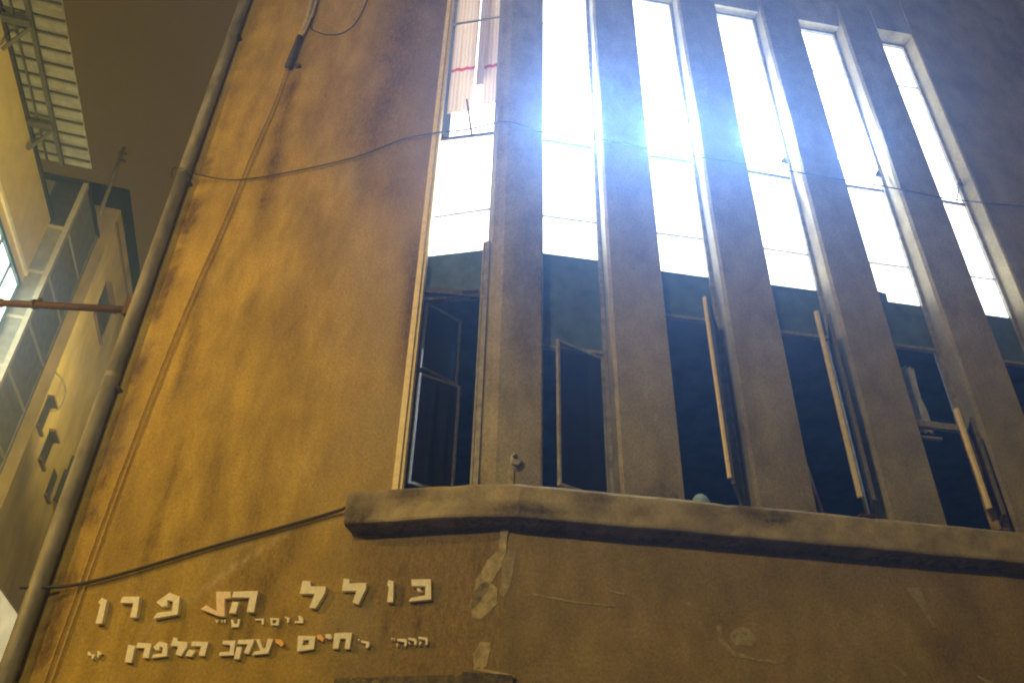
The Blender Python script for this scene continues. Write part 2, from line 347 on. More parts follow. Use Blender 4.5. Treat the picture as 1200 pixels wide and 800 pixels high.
def led_soot_shade(s, o, z):
    q = .15+max(0, fbm(s*1.7, z*4, 81))*.7
    if z < 4.45 and o < .24: q = .75  # shade on the ledge underside, painted dark
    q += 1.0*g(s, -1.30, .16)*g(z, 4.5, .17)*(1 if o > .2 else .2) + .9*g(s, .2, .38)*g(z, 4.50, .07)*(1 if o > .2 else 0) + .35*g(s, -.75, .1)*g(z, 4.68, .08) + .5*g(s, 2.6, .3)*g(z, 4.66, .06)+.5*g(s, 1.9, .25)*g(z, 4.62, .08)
    return max(0, min(.95, q))
zz = rng(4.45, 4.71, .05)
ledge('ledge', [(-.02, 4.40)]+[(o, 4.42) for o in (.06, .14, .21)]+[(.245, 4.43)]+[(.255, z) for z in zz]+[(.235, 4.74), (.12, 4.755), (-.02, 4.76), (-.3, 4.77)], -1.42, 12, led_soot_shade, M_LEDGE)
ledge('lower_lintel', [(-.02, 3.02), (.10, 3.02), (.11, 3.03), (.11, 3.13), (.10, 3.14), (-.02, 3.15)], -1.36, -.30, lambda s, o, z: .9, M_LEDGE)

# ------------------------------------------------------------------ windows
GD = .25                                         # glass lies this far behind the wall face
def rect_frame(mb, x0, x1, z0, z1, y0, y1, w_): 
    mb.box(x0, x0+w_, y0, y1, z0, z1); mb.box(x1-w_, x1, y0, y1, z0, z1)
    mb.box(x0+w_, x1-w_, y0+.002, y1-.002, z1-w_, z1); mb.box(x0+w_, x1-w_, y0+.002, y1-.002, z0, z0+w_); return mb
def casement(parent, hinge, z0, z1, wd, ang, name='casement', mt=None, flip=1, gl=None, st=.045, wfree=None, rot=None, bend=0, oy=GD-.03):
    """swinging leaf: hinge = x of its hinge, ang from closed, positive opens to the street; flip=-1 leaf runs to smaller x"""
    d = Vector((flip*cos(ang), -sin(ang), 0)); n_ = Vector((sin(ang)*flip, cos(ang), 0)); h = Vector((hinge, oy, 0))
    mb = MB(); Z = Vector((0, 0, 1)); wf = wfree or st
    mb.bar(h+d*st/2+Z*z0, h+d*st/2+Z*z1, st, .035, n_)
    mb.bar(h+d*(wd-wf/2)+Z*z0, h+d*(wd-wf/2)+Z*z1, wf, .04, n_)
    mb.bar(h+d*st+Z*(z0+st/2), h+d*(wd-wf)+Z*(z0+st/2), .032, st, Z); mb.bar(h+d*st+Z*(z1-st/2), h+d*(wd-wf)+Z*(z1-st/2), .032, st, Z)
    o = mb.build(name, mt or M_FRAME, parent, bevel=.004)
    mb = MB(); a_ = h+d*st; b_ = h+d*(wd-wf); v = []
    for e in (-.003, .003): v += [a_+Z*(z0+st)+n_*e, b_+Z*(z0+st)+n_*e, b_+Z*(z1-st)+n_*e, a_+Z*(z1-st)+n_*e]
    mb.add(v, [(0, 1, 2, 3), (7, 6, 5, 4), (0, 4, 5, 1), (1, 5, 6, 2), (2, 6, 7, 3), (3, 7, 4, 0)])
    mb.build('pane', gl or M_GLASS, parent)
    return o
BARS = [7.90, 8.50, 9.87, 12.38, 13.42]           # cross bars of the lit upper light
def window(k, side, x0, x1, rot, zspan, label, yg=GD, fw_=.05, fmat=None, zlow=4.78, bot=7.93):
    mb = MB()
    # outer frame
    mb.box(x0+.002, x0+fw_, yg-.04, yg+.04, zlow, Z_HEAD-.002); mb.box(x1-fw_, x1-.002, yg-.04, yg+.04, zlow, Z_HEAD-.002)
    mb.box(x0+fw_, x1-fw_, yg-.038, yg+.038, Z_HEAD-.05, Z_HEAD-.004); mb.box(x0+fw_, x1-fw_, yg-.038, yg+.038, zlow, zlow+.05)
    win = mb.build('window', fmat or M_FRAME, bld, bevel=.004, rot=rot, label=label)
    rnd = random.Random(k)
    for i, z in enumerate(BARS[1:-1]):
        th = .035 if i == 1 else .014
        b = MB().bar((x0+fw_, yg-.01, z+rnd.uniform(-.015, .015)), (x1-fw_, yg-.01, z+rnd.uniform(-.02, .02)), .03, th)
        b.build('glazing_bar', M_DARKBAR if i == 1 else M_FRAME, win)
    zb = [bot, BARS[1], BARS[2], BARS[3], Z_HEAD-.05]
    for i in range(4):
        if k == 1 and i >= 2: continue
        th = .004
        MB().box(x0+fw_, x1-fw_, yg+.01, yg+.016, zb[i]+th, zb[i+1]-th).build('pane', M_LIT, win)
    # opaque spandrel panel under the lit light, then a rail
    jag = [(x0+fw_, bot), (x1-fw_, bot)]
    MB().box(x0+fw_, x1-fw_, yg-.005, yg+.02, zspan, bot).build('spandrel_panel', M_SPAN, win)
    MB().box(x0+fw_, x1-fw_, yg-.03, yg+.03, zspan-.04, zspan).build('rail', M_FRAME, win, bevel=.003)
    return win
WL = ['leftmost tall window, striped curtains at the top and broken lower casements',
      'second tall window from the left, lower casement ajar', 'third tall window from the left with a cream casement swung out',
      'fourth tall window from the left with a long cream casement swung out', 'fifth tall window from the left with a short open casement and dirty cloth',
      'rightmost tall window, its lit part ending at the top of the photograph']
wins = []
# window 1 : steel frame flush with the wall face
w1 = window(1, 'L', W1L, W1R, AL, 7.25, WL[0], yg=.16, fw_=.035, bot=7.88); wins.append(w1)
mb = MB(); mb.box(W1L-.012, W1L+.05, -.03, .05, 4.77, 13.2); mb.box(W1L+.058, W1L+.085, -.012, .05, 4.77, 13.2)
mb.build('outer_frame', M_PAINTED, w1, bevel=.005)
mb = MB(); mb.box(W1R-.03, W1R+.025, -.012, .03, 4.77, 7.86); mb.box(W1R-.06, W1R-.036, -.003, .05, 4.77, 7.86); mb.build('outer_frame', M_FRAME, w1, bevel=.005, label='duller right hand post of the outer frame')
MB().bar((W1L+.08, .05, 7.28), (W1R-.06, .10, 7.17), .05, .07).bar((W1R-.28, .02, 7.19), (W1R-.09, .04, 7.20), .02, .02).build('broken_rail', M_DARKBAR, w1, bevel=.004)
casement(w1, W1L+.09, 4.95, 6.22, .50, -.75, 'casement', M_SASH, 1, st=.03, oy=.1)
casement(w1, W1L+.09, 6.28, 7.15, .52, -.95, 'casement', M_DARKBAR, 1, st=.03, oy=.1)
# clear panes and a glowing sheet standing in for the lit room behind the curtained top of window 1
MB().box(W1L+.035, W1R-.035, .17, .176, 9.885, 12.365).build('pane', M_CLEAR, w1)
MB().box(W1L+.035, W1R-.035, .17, .176, 12.395, 13.40).build('pane', M_CLEAR, w1)
MB().box(W1L+.0, W1R-.0, .62, .64, 9.6, 13.9).build('room_glow_screen', M_SCREEN, w1)  # emits by itself in place of a room lit by lamps
MB().bar((W1L+.47, .13, 9.89), (W1L+.36, .15, 10.62), .02, .02).build('casement_stay', M_DARKBAR, w1)
winR = {}
for k in range(5):
    zsp = [6.62, 7.25, 7.22, 7.24, 7.2][k]
    winR[k+2] = window(k+2, 'R', LEFTS[k], RIGHTS[k], AR, zsp, WL[k+1], bot=[7.93, 7.90, 7.92, 7.90, 7.90][k]); wins.append(winR[k+2])
# jagged remains of paper at the foot of the lit light of window 5
MB().prism([(4.56, 7.86), (4.79, 7.86), (4.80, 8.02), (4.74, 8.03), (4.56, 8.07)], GD-.012, GD-.006).build('paper_scrap', M_SPAN, winR[5])
# casements
casement(winR[2], RIGHTS[0]-.055, 4.86, 6.52, .62, .42, mt=M_FRAME, flip=-1, st=.028)
casement(winR[3], RIGHTS[1]-.05, 4.92, 7.12, .62, 1.02, mt=M_SASH, flip=-1, st=.03, wfree=.03)
MB().bar((2.085, -.33, 4.96), (2.085, -.33, 7.1), .03, .04, (0, 1, 0)).build('casement_stile', M_PAINTED, winR[3], bevel=.005)
casement(winR[4], RIGHTS[2]-.05, 4.90, 7.12, .60, 1.05, mt=M_SASH, flip=-1, st=.03, wfree=.03)
MB().bar((3.49, -.18, 4.97), (3.46, -.22, 7.2), .04, .045, (0, 1, 0)).build('casement_stile', M_PAINTED, winR[4], bevel=.005)
MB().tube([(3.52, -.18, 4.98), (3.53, -.17, 4.80)], .014).box(3.44, 3.60, -.20, -.06, 4.775, 4.795).tube([(3.30, .2, 4.84), (3.10+.12, .5, 6.9)], .02).build('casement_stay', M_IRON, winR[4])
casement(winR[5], RIGHTS[3]-.05, 4.90, 6.0, .56, 1.05, mt=M_SASH, flip=-1, st=.03, wfree=.03)
MB().bar((4.87, -.2, 4.98), (4.83, -.24, 6.1), .04, .045, (0, 1, 0)).build('casement_stile', M_PAINTED, winR[5], bevel=.005)
MB().box(4.565, 5.24, GD-.03, GD+.03, 6.12, 6.20).box(4.565, 4.95, GD-.025, GD+.02, 5.98, 6.01).build('rail', M_FRAME, winR[5], bevel=.004)
# folded cloth stuffed behind the open casement of window 5
def cloth(name, x0, x1, z0, z1, y, amp, waves, parent, m_, taper=0, **kw):
    nx, nz = 40, 22; v = []
    for j in range(nz+1):
        z = z0+(z1-z0)*j/nz
        for i in range(nx+1):
            u = i/nx; x = x0+(x1-x0)*(u if not taper else u*(1-taper*(1-j/nz)))
            yy = y+amp*sin(u*waves*2*pi+.5*sin(j*.35))+amp*.5*fbm(u*3, z*1.2, 3)
            v.append((x, yy, z+.02*fbm(u*6, 3, 2)*(j == 0)))
    mb = MB(); mb.add(v, [(j*(nx+1)+i, j*(nx+1)+i+1, (j+1)*(nx+1)+i+1, (j+1)*(nx+1)+i) for j in range(nz) for i in range(nx)])
    return mb.build(name, m_, parent, smooth=True, **kw)
M_RAG = mat('stained_cloth', (.40, .27, .17), .95, .45, 7, .4, 30)
rag = cloth('rag', 4.98, 5.22, 4.85, 5.95, -.02, .035, 2.3, None, M_RAG)
rag.location = K0; rag.rotation_euler.z = AR
rag['label'] = 'stained brown cloth bunched in the open lower part of the fifth window'; rag['category'] = 'cloth'
net = cloth('curtain', 4.95, 5.12, 6.25, 7.15, .55, .03, 2.5, None, mat('grey_net_cloth', (.45, .46, .42), .9, .3, 9, .1)); net.location = K0; net.rotation_euler.z = AR
net['label'] = 'thin grey curtain hanging in the small dark light of the fifth tall window'; net['category'] = 'curtain'
bag = MB(); 
o_ = []
for j in range(6):
    for i in range(8):
        t = 2*pi*i/8; ph = pi*(j+.5)/6; r_ = (.10+.02*fbm(i, j))*sin(ph); o_.append((1.93+r_*cos(t)*.9, .02+r_*sin(t)*.5, 4.85-.09*cos(ph)))
bag.add(o_, [(j*8+i, j*8+(i+1) % 8, (j+1)*8+(i+1) % 8, (j+1)*8+i) for j in range(5) for i in range(8)]+[tuple(range(8)), tuple(range(47, 39, -1))])
bo = bag.build('plastic_bag', mat('pale_blue_plastic', (.30, .45, .55), .5, .2, 10, .1), None, smooth=True); bo.location = K0; bo.rotation_euler.z = AR
bo['label'] = 'small pale blue bag on the sill inside the third tall window'; bo['category'] = 'bag'
# fine stiles in the lit lights (open top-hung leaves seen edge on)
for k, (xa, za, xb, zb2) in {2: (1.0, 9.9, 1.0, 10.35), 3: (2.31, 9.9, 2.33, 10.35), 4: (3.66, 9.88, 3.76, 10.1), 5: (5.07, 9.88, 5.16, 10.12), 6: (6.33, 9.88, 6.44, 10.2)}.items():
    mb = MB().bar((xa, GD-.05, za), (xb, GD-.08, zb2), .014, .014)
    if k > 3: mb.prism([(xb-.04, zb2-.02), (xb+.06, zb2-.05), (xb+.05, zb2+.12)], GD-.09, GD-.075)
    mb.build('casement_stay', M_DARKBAR, winR[k])

# ------------------------------------------------------------------ curtains in window 1
def curtain_mat(name, base, stripe, band):
    M = bpy.data.materials.new(name); M.use_nodes = True; N = M.node_tree.nodes; L = M.node_tree.links
    out = N['Material Output']; N.remove(N['Principled BSDF'])
    tc = N.new('ShaderNodeTexCoord'); sx = N.new('ShaderNodeSeparateXYZ'); L.new(tc.outputs['Object'], sx.inputs[0])
    wv = N.new('ShaderNodeTexWave'); wv.bands_direction = 'X'; wv.inputs['Scale'].default_value = 5.5; wv.inputs['Distortion'].default_value = 1.2; wv.inputs['Detail'].default_value = 1
    L.new(tc.outputs['Object'], wv.inputs['Vector'])
    r = N.new('ShaderNodeValToRGB'); r.color_ramp.elements[0].position = .25; r.color_ramp.elements[0].color = (*stripe, 1); r.color_ramp.elements[1].position = .6; r.color_ramp.elements[1].color = (*base, 1)
    L.new(wv.outputs['Fac'], r.inputs['Fac'])
    c1 = N.new('ShaderNodeMath'); c1.operation = 'COMPARE'; c1.inputs[1].default_value = band; c1.inputs[2].default_value = .035; L.new(sx.outputs['Z'], c1.inputs[0])
    mx = N.new('ShaderNodeMix'); mx.data_type = 'RGBA'; L.new(c1.outputs[0], mx.inputs[0]); L.new(r.outputs['Color'], mx.inputs[6]); mx.inputs[7].default_value = (.55, .04, .05, 1)
    t = N.new('ShaderNodeBsdfTranslucent'); d = N.new('ShaderNodeBsdfDiffuse'); ms = N.new('ShaderNodeMixShader'); ms.inputs[0].default_value = .45
    L.new(mx.outputs[2], t.inputs[0]); L.new(mx.outputs[2], d.inputs[0]); L.new(d.outputs[0], ms.inputs[1]); L.new(t.outputs[0], ms.inputs[2]); L.new(ms.outputs[0], out.inputs[0])
    return M
CM = curtain_mat('striped_curtain_cloth', (.82, .75, .62), (.80, .56, .38), 11.55)
CG = curtain_mat('grey_lining_cloth', (.30, .24, .21), (.26, .22, .20), 99)
for nm, x0, x1, z0, y, m_, tp, lb in (('curtain', W1L+.03, W1L+.40, 10.62, .34, CM, .04, 'cream and orange striped curtain with a red band, left one in the leftmost window'),
                                 ('curtain', W1R-.28, W1R-.02, 10.72, .36, CM, 0, 'cream and orange striped curtain with a red band, right one in the leftmost window'),
                                 ('curtain_lining', W1L+.38, W1R-.2, 11.3, .46, CG, .0, 'plain grey lining hanging between the two striped curtains')):
    o = cloth(nm, x0, x1, z0, 13.9, y, .008, 2.6, None, m_, tp); o.location = K0; o.rotation_euler.z = AL; o['label'] = lb; o['category'] = 'curtain'

# ------------------------------------------------------------------ small things fixed to the front
def onL(p, o=0): return wpt('L', p[0], o, p[1])+K0
def onR(p, o=0): return wpt('R', p[0], o, p[1])+K0
def spline(pts, n=6):
    out = []; P = [Vector(p) for p in pts]
    for i in range(len(P)-1):
        a_, b_, c_, d_ = P[max(i-1, 0)], P[i], P[i+1], P[min(i+2, len(P)-1)]
        for j in range(n):
            t = j/n; out.append(.5*((2*b_)+(c_-a_)*t+(2*a_-5*b_+4*c_-d_)*t*t+(3*b_-a_-3*c_+d_)*t**3))
    return out+[P[-1]]
def cable(name, pts, r, m_, label, cat='cable', n=6):
    base = Vector(pts[0]); o = MB().tube([p-base for p in spline(pts)], r, n).build(name, m_, smooth=True); o.location = base
    o['label'] = label; o['category'] = cat; return o
cable('cable', [onL((-4.75, 9.66), .02), onL((-4.60, 9.66), .19), onL((-4.3, 9.55), .12), onL((-3.71, 9.41), .05), onL((-2.87, 9.43), .05), onL((-2.06, 9.54), .05), onL((-1.5, 9.74), .05), onL((-1.07, 9.77), .06), onL((-.6, 9.74), .07),
                onL((-.1, 9.78), .07), onR((.3, 9.66), .06), onR((1.0, 9.70), .05), onR((2.4, 9.66), .05), onR((3.9, 9.66), .05), onR((5.2, 9.64), .05), onR((6.0, 9.60), .05), onR((7.2, 9.7), .04)],
      .009, M_CABLE, 'thin dark cable strung across the front from the downpipe past every window')
cable('cable', [onL((-4.62, 4.0), .19), onL((-4.21, 4.04), .06), onL((-3.65, 4.15), .04), onL((-2.82, 4.36), .04), onL((-2.07, 4.53), .04), onL((-1.6, 4.64), .05), onL((-1.44, 4.66), .12)], .017, M_CABLE,
      'dark cable rising from the downpipe to the left end of the ledge above the lettering')
cable('cable', [onL((-3.44, 11.66), .05), onL((-3.52, 10.8), .02), onL((-3.62, 10.03), .02), onL((-3.75, 8.69), .02), onL((-3.92, 7.25), .02), onL((-4.06, 5.47), .02), onL((-4.13, 4.06), .02), onL((-4.2, 2.2), .02)], .008, M_PALE_CABLE,
      'ochre painted cable running down the stucco from the conduit end, beside its twin')
cable('cable', [onL((-3.41, 11.66), .05), onL((-3.47, 10.8), .02), onL((-3.56, 10.03), .02), onL((-3.69, 8.69), .02), onL((-3.86, 7.25), .02), onL((-4.0, 5.47), .02), onL((-4.06, 4.06), .02), onL((-4.12, 2.2), .02)], .008, M_PALE_CABLE,
      'ochre painted cable on the right of its twin, running down from the conduit end')
cable('loop_cable', [onL((-3.24, 12.84), .06), onL((-3.22, 12.6), .08), onL((-3.12, 12.42), .1), onL((-2.86, 12.25), .1), onL((-2.63, 12.28), .08), onL((-2.47, 12.55), .06), onL((-2.38, 13.17), .04), onL((-2.36, 14.2), .03)], .010, M_CABLE,
      'thin slack cable hanging in a loop right of the grey conduit')
cd = thing('conduit', 'pale grey conduit coming down the stucco and ending in a dark sleeve', 'conduit', onL((-3.36, 11.66)), AL)
MB().tube([(.05, -.05, 3.6), (.03, -.06, 1.78), (.05, -.06, 1.2), (.03, -.06, .86), (.0, -.07, .66)], .036, 10).tube([(.14, -.05, 3.6), (.12, -.06, 1.78), (.11, -.06, 1.2), (.06, -.06, .86), (.02, -.08, .66)], .022, 8).build('tube', M_CONDUIT, cd, smooth=True)
MB().tube([(.01, -.07, .70), (-.0, -.08, .5), (-.05, -.07, .0)], [.05, .045, .055], 10).box(.04, .12, -.06, -.0, .03, .06).build('sleeve', M_DARKBAR, cd, smooth=True)

dp = thing('downpipe', 'thick grey metal downpipe running the full height of the left corner', 'downpipe', onL((-4.51, 0), .095), AL)
MB().tube([(0, 0, z) for z in (0, 3.2, 6.39)], .085, 20).build('pipe_length', M_PIPE, dp, smooth=True)
MB().tube([(0, 0, z) for z in (6.39, 9.6)], .083, 20).build('pipe_length', M_PIPE, dp, smooth=True)
MB().tube([(0, 0, z) for z in (9.6, 13.5, 17.6)], .085, 20).build('pipe_length', M_PIPE, dp, smooth=True)
for z in (3.3, 6.4, 9.62, 12.8):
    MB().tube([(0, 0, z-.03), (0, 0, z+.03)], .089, 20).build('collar', M_PIPE, dp, smooth=False)
    MB().box(-.12, .12, .0, .10, z-.16, z-.13).build('bracket', M_IRON, dp)
st = thing('iron_strut', 'brown iron pole reaching left across the alley from the building corner', 'pole', onL((-4.64, 7.42), .0), AL)
MB().tube([(0, 0, 0), (-1.9, -.02, .33), (-2.9, -.02, .50)], .045, 12).build('pole', M_IRON, st, smooth=True)
MB().tube([(-1.40, -.02, .25), (-1.44, -.02, .25)], .065, 12).tube([(-1.37, -.02, .27), (-1.37, -.02, .33)], .03).build('clamp', M_DARKBAR, st)
MB().tube([(-1.93, -.02, .335), (-2.0, -.02, .347)], .062, 12).build('collar', M_CONDUIT, st)
MB().box(-.05, .03, -.1, .1, -.12, .12).build('wall_plate', M_IRON, st)
mb = MB(); mb.tube([(0, 0, 0), (0, -.07, 0)], .03, 12).tube([(0, -.07, 0), (.012, -.095, -.006)], [.035, .06], 14).tube([(.012, -.095, -.006), (.014, -.10, -.007)], [.06, .045], 14)
fx = thing('spout', 'small white ceramic spout on the pier foot between the two leftmost windows', 'wall spout', onR((.08, 5.06)), AR)
mb.build('body', mat('chipped_white_ceramic', (.75, .68, .55), .4, .2, 20, .1), fx, smooth=True)
MB().tube([(.0, -.095, .01), (-.005, -.12, .02)], .025, 10).build('nozzle', M_DARKBAR, fx)
MB().box(-.045, .005, -.03, 0, -.26, -.06).build('backing_strip', M_BARE, fx)

# worn patches of bare plaster under the ledge: thin irregular crusts a few mm proud
def patch(side, pts, label=None, thick=.006, jitter=.02):
    P = []
    n = len(pts)
    for i in range(n):
        a_, b_ = pts[i], pts[(i+1) % n]; L_ = hypot(b_[0]-a_[0], b_[1]-a_[1]); k = max(1, int(L_/.03))
        for j in range(k):
            t = j/k; x = a_[0]+(b_[0]-a_[0])*t; z = a_[1]+(b_[1]-a_[1])*t
            P.append((x+jitter*fbm(x*9, z*9, 1), z+jitter*fbm(x*9, z*9, 7)))
    o = MB().prism(P, -thick, .01).build('plaster_patch', M_BARE, bld, rot=AR if side == 'R' else AL)
    if label: o['label'] = label
patch('L', [(-.02, 4.38), (.06, 4.38), (.04, 4.16), (-.03, 4.0), (-.10, 3.88), (-.20, 3.70), (-.27, 3.70), (-.22, 3.95), (-.12, 4.12), (-.03, 4.22)])
patch('L', [(-.14, 3.93), (-.03, 3.86), (-.04, 3.72), (-.16, 3.60), (-.26, 3.62), (-.25, 3.82)])
patch('L', [(-.16, 3.42), (-.07, 3.42), (-.10, 3.22), (-.20, 3.2), (-.22, 3.32)])
patch('L', [(-.21, 3.2), (.12, 3.13), (.14, 3.15), (-.21, 3.225)], jitter=.006)
patch('R', [(.0, 4.1), (.05, 4.2), (.12, 4.18), (.08, 3.9), (.03, 3.78), (-.0, 3.8)])
patch('R', [(.28, 3.84), (.62, 3.80), (1.02, 3.79), (1.0, 3.775), (.6, 3.785), (.28, 3.825)], jitter=.008)
patch('R', [(.96, 3.92), (1.12, 3.90), (1.1, 3.885), (.97, 3.905)], jitter=.008)
patch('R', [(1.66, 3.86), (1.72, 3.80), (1.73, 3.84), (1.69, 3.88)], jitter=.006)
c0 = (2.16, 3.60)
patch('R', [(c0[0]+.115*cos(t), c0[1]+.085*sin(t)) for t in [2*pi*i/16 for i in range(16)]])
patch('R', [(1.93, 3.68), (1.97, 3.70), (1.975, 3.56), (2.06, 3.47), (2.30, 3.42), (2.50, 3.43), (2.50, 3.41), (2.28, 3.395), (2.03, 3.44), (1.93, 3.55)], jitter=.012)
patch('R', [(3.86, 4.17), (4.02, 4.19), (4.03, 4.02), (4.07, 3.82), (4.045, 3.82), (3.97, 3.99)], jitter=.012)
patch('R', [(2.85, 3.36), (2.93, 3.27), (2.95, 3.29), (2.88, 3.37)], jitter=.01)
patch('R', [(3.55, 3.46), (3.64, 3.36), (3.66, 3.38), (3.58, 3.47)], jitter=.01)
patch('R', [(4.35, 3.42), (4.5, 3.28), (4.66, 3.26), (4.62, 3.31), (4.48, 3.37)], jitter=.02)
# raw patch of mortar at the foot of each pier, a low render kerb
for k in range(5):
    a_ = RIGHTS[k-1]+.02 if k else .02; b_ = LEFTS[k]-.02 if k else .345
    v = []; n = 14; mb = MB()
    for i in range(n+1):
        s = a_+(b_-a_)*i/n; h_ = .06+.03*fbm(s*4, k)
        v += [(s, -.035-.01*fbm(s*5, 2), 4.70), (s, -.03, 4.74+h_*.6), (s, .002, 4.77+h_)]
    mb.add(v, [(i*3+j, i*3+3+j, i*3+4+j, i*3+1+j) for i in range(n) for j in range(2)], soot=[.35]*len(v), worn=[.15]*len(v))
    mb.build('mortar_kerb', M_LEDGE, bld, rot=AR, smooth=True)

# ------------------------------------------------------------------ raised Hebrew lettering
ROW1 =[
('final nun',[[(-3.815,3.915),(-3.752,3.886),(-3.732,3.673),(-3.801,3.672),(-3.81,3.848),(-3.84,3.874)]]),
('resh',[[(-3.601,3.915),(-3.421,3.91),(-3.393,3.714),(-3.462,3.716),(-3.468,3.85),(-3.61,3.858)]]),
('pe',[[(-3.124,3.934),(-3.007,3.892),(-2.983,3.729),(-3.223,3.698),(-3.196,3.753),(-3.051,3.762),(-3.065,3.85),(-3.126,3.865),(-3.109,3.813),(-3.168,3.803),(-3.236,3.851)]]),
('slipped lamed',[[(-2.654,3.925),(-2.507,3.919),(-2.492,3.858),(-2.551,3.854),(-2.513,3.695),(-2.575,3.7),(-2.771,3.77),(-2.722,3.805),(-2.606,3.748)]]),
('he',[[(-2.478,3.918),(-2.235,3.914),(-2.236,3.722),(-2.307,3.725),(-2.308,3.856),(-2.482,3.863)],[(-2.468,3.827),(-2.401,3.819),(-2.412,3.72),(-2.478,3.722)]]),
('lamed',[[(-1.821,3.991),(-1.738,3.98),(-1.735,3.935),(-1.586,3.928),(-1.586,3.868),(-1.652,3.736),(-1.716,3.743),(-1.684,3.865),(-1.827,3.87)]]),
('lamed',[[(-1.431,3.995),(-1.371,3.981),(-1.366,3.947),(-1.206,3.943),(-1.207,3.89),(-1.258,3.753),(-1.317,3.776),(-1.293,3.876),(-1.43,3.879)]]),
('vav',[[(-1.009,3.961),(-0.957,3.948),(-0.942,3.762),(-0.998,3.764),(-0.997,3.897),(-1.015,3.919)]]),
('kaf',[[(-0.798,3.957),(-0.617,3.952),(-0.6,3.774),(-0.806,3.762),(-0.783,3.796),(-0.66,3.812),(-0.663,3.892),(-0.787,3.897)],[(-0.743,3.874),(-0.716,3.878),(-0.687,3.849),(-0.724,3.845)]]),
]
ROW2 =[
('nun',[[(-1.822,3.691),(-1.797,3.684),(-1.764,3.658),(-1.761,3.618),(-1.843,3.622),(-1.844,3.64),(-1.802,3.638)]]),
('vav',[[(-1.946,3.685),(-1.897,3.671),(-1.897,3.625),(-1.918,3.628),(-1.921,3.662),(-1.945,3.668)]]),
('samekh',[[(-2.087,3.677),(-1.99,3.669),(-1.991,3.605),(-2.063,3.611)],'hole',[(-2.057,3.655),(-2.018,3.654),(-2.021,3.624),(-2.049,3.627)]]),
('dalet',[[(-2.229,3.673),(-2.14,3.67),(-2.133,3.618),(-2.156,3.619),(-2.161,3.655),(-2.22,3.657)]]),
('ayin',[[(-2.462,3.674),(-2.437,3.673),(-2.416,3.632),(-2.391,3.639),(-2.394,3.677),(-2.369,3.674),(-2.369,3.605),(-2.443,3.604),(-2.441,3.623)]]),
('quote mark',[[(-2.525,3.677),(-2.508,3.677),(-2.51,3.646),(-2.522,3.648)],[(-2.551,3.676),(-2.535,3.676),(-2.536,3.649),(-2.548,3.651)]]),
('yod',[[(-2.614,3.678),(-2.586,3.675),(-2.583,3.646),(-2.6,3.649),(-2.601,3.663),(-2.613,3.666)]]),
]
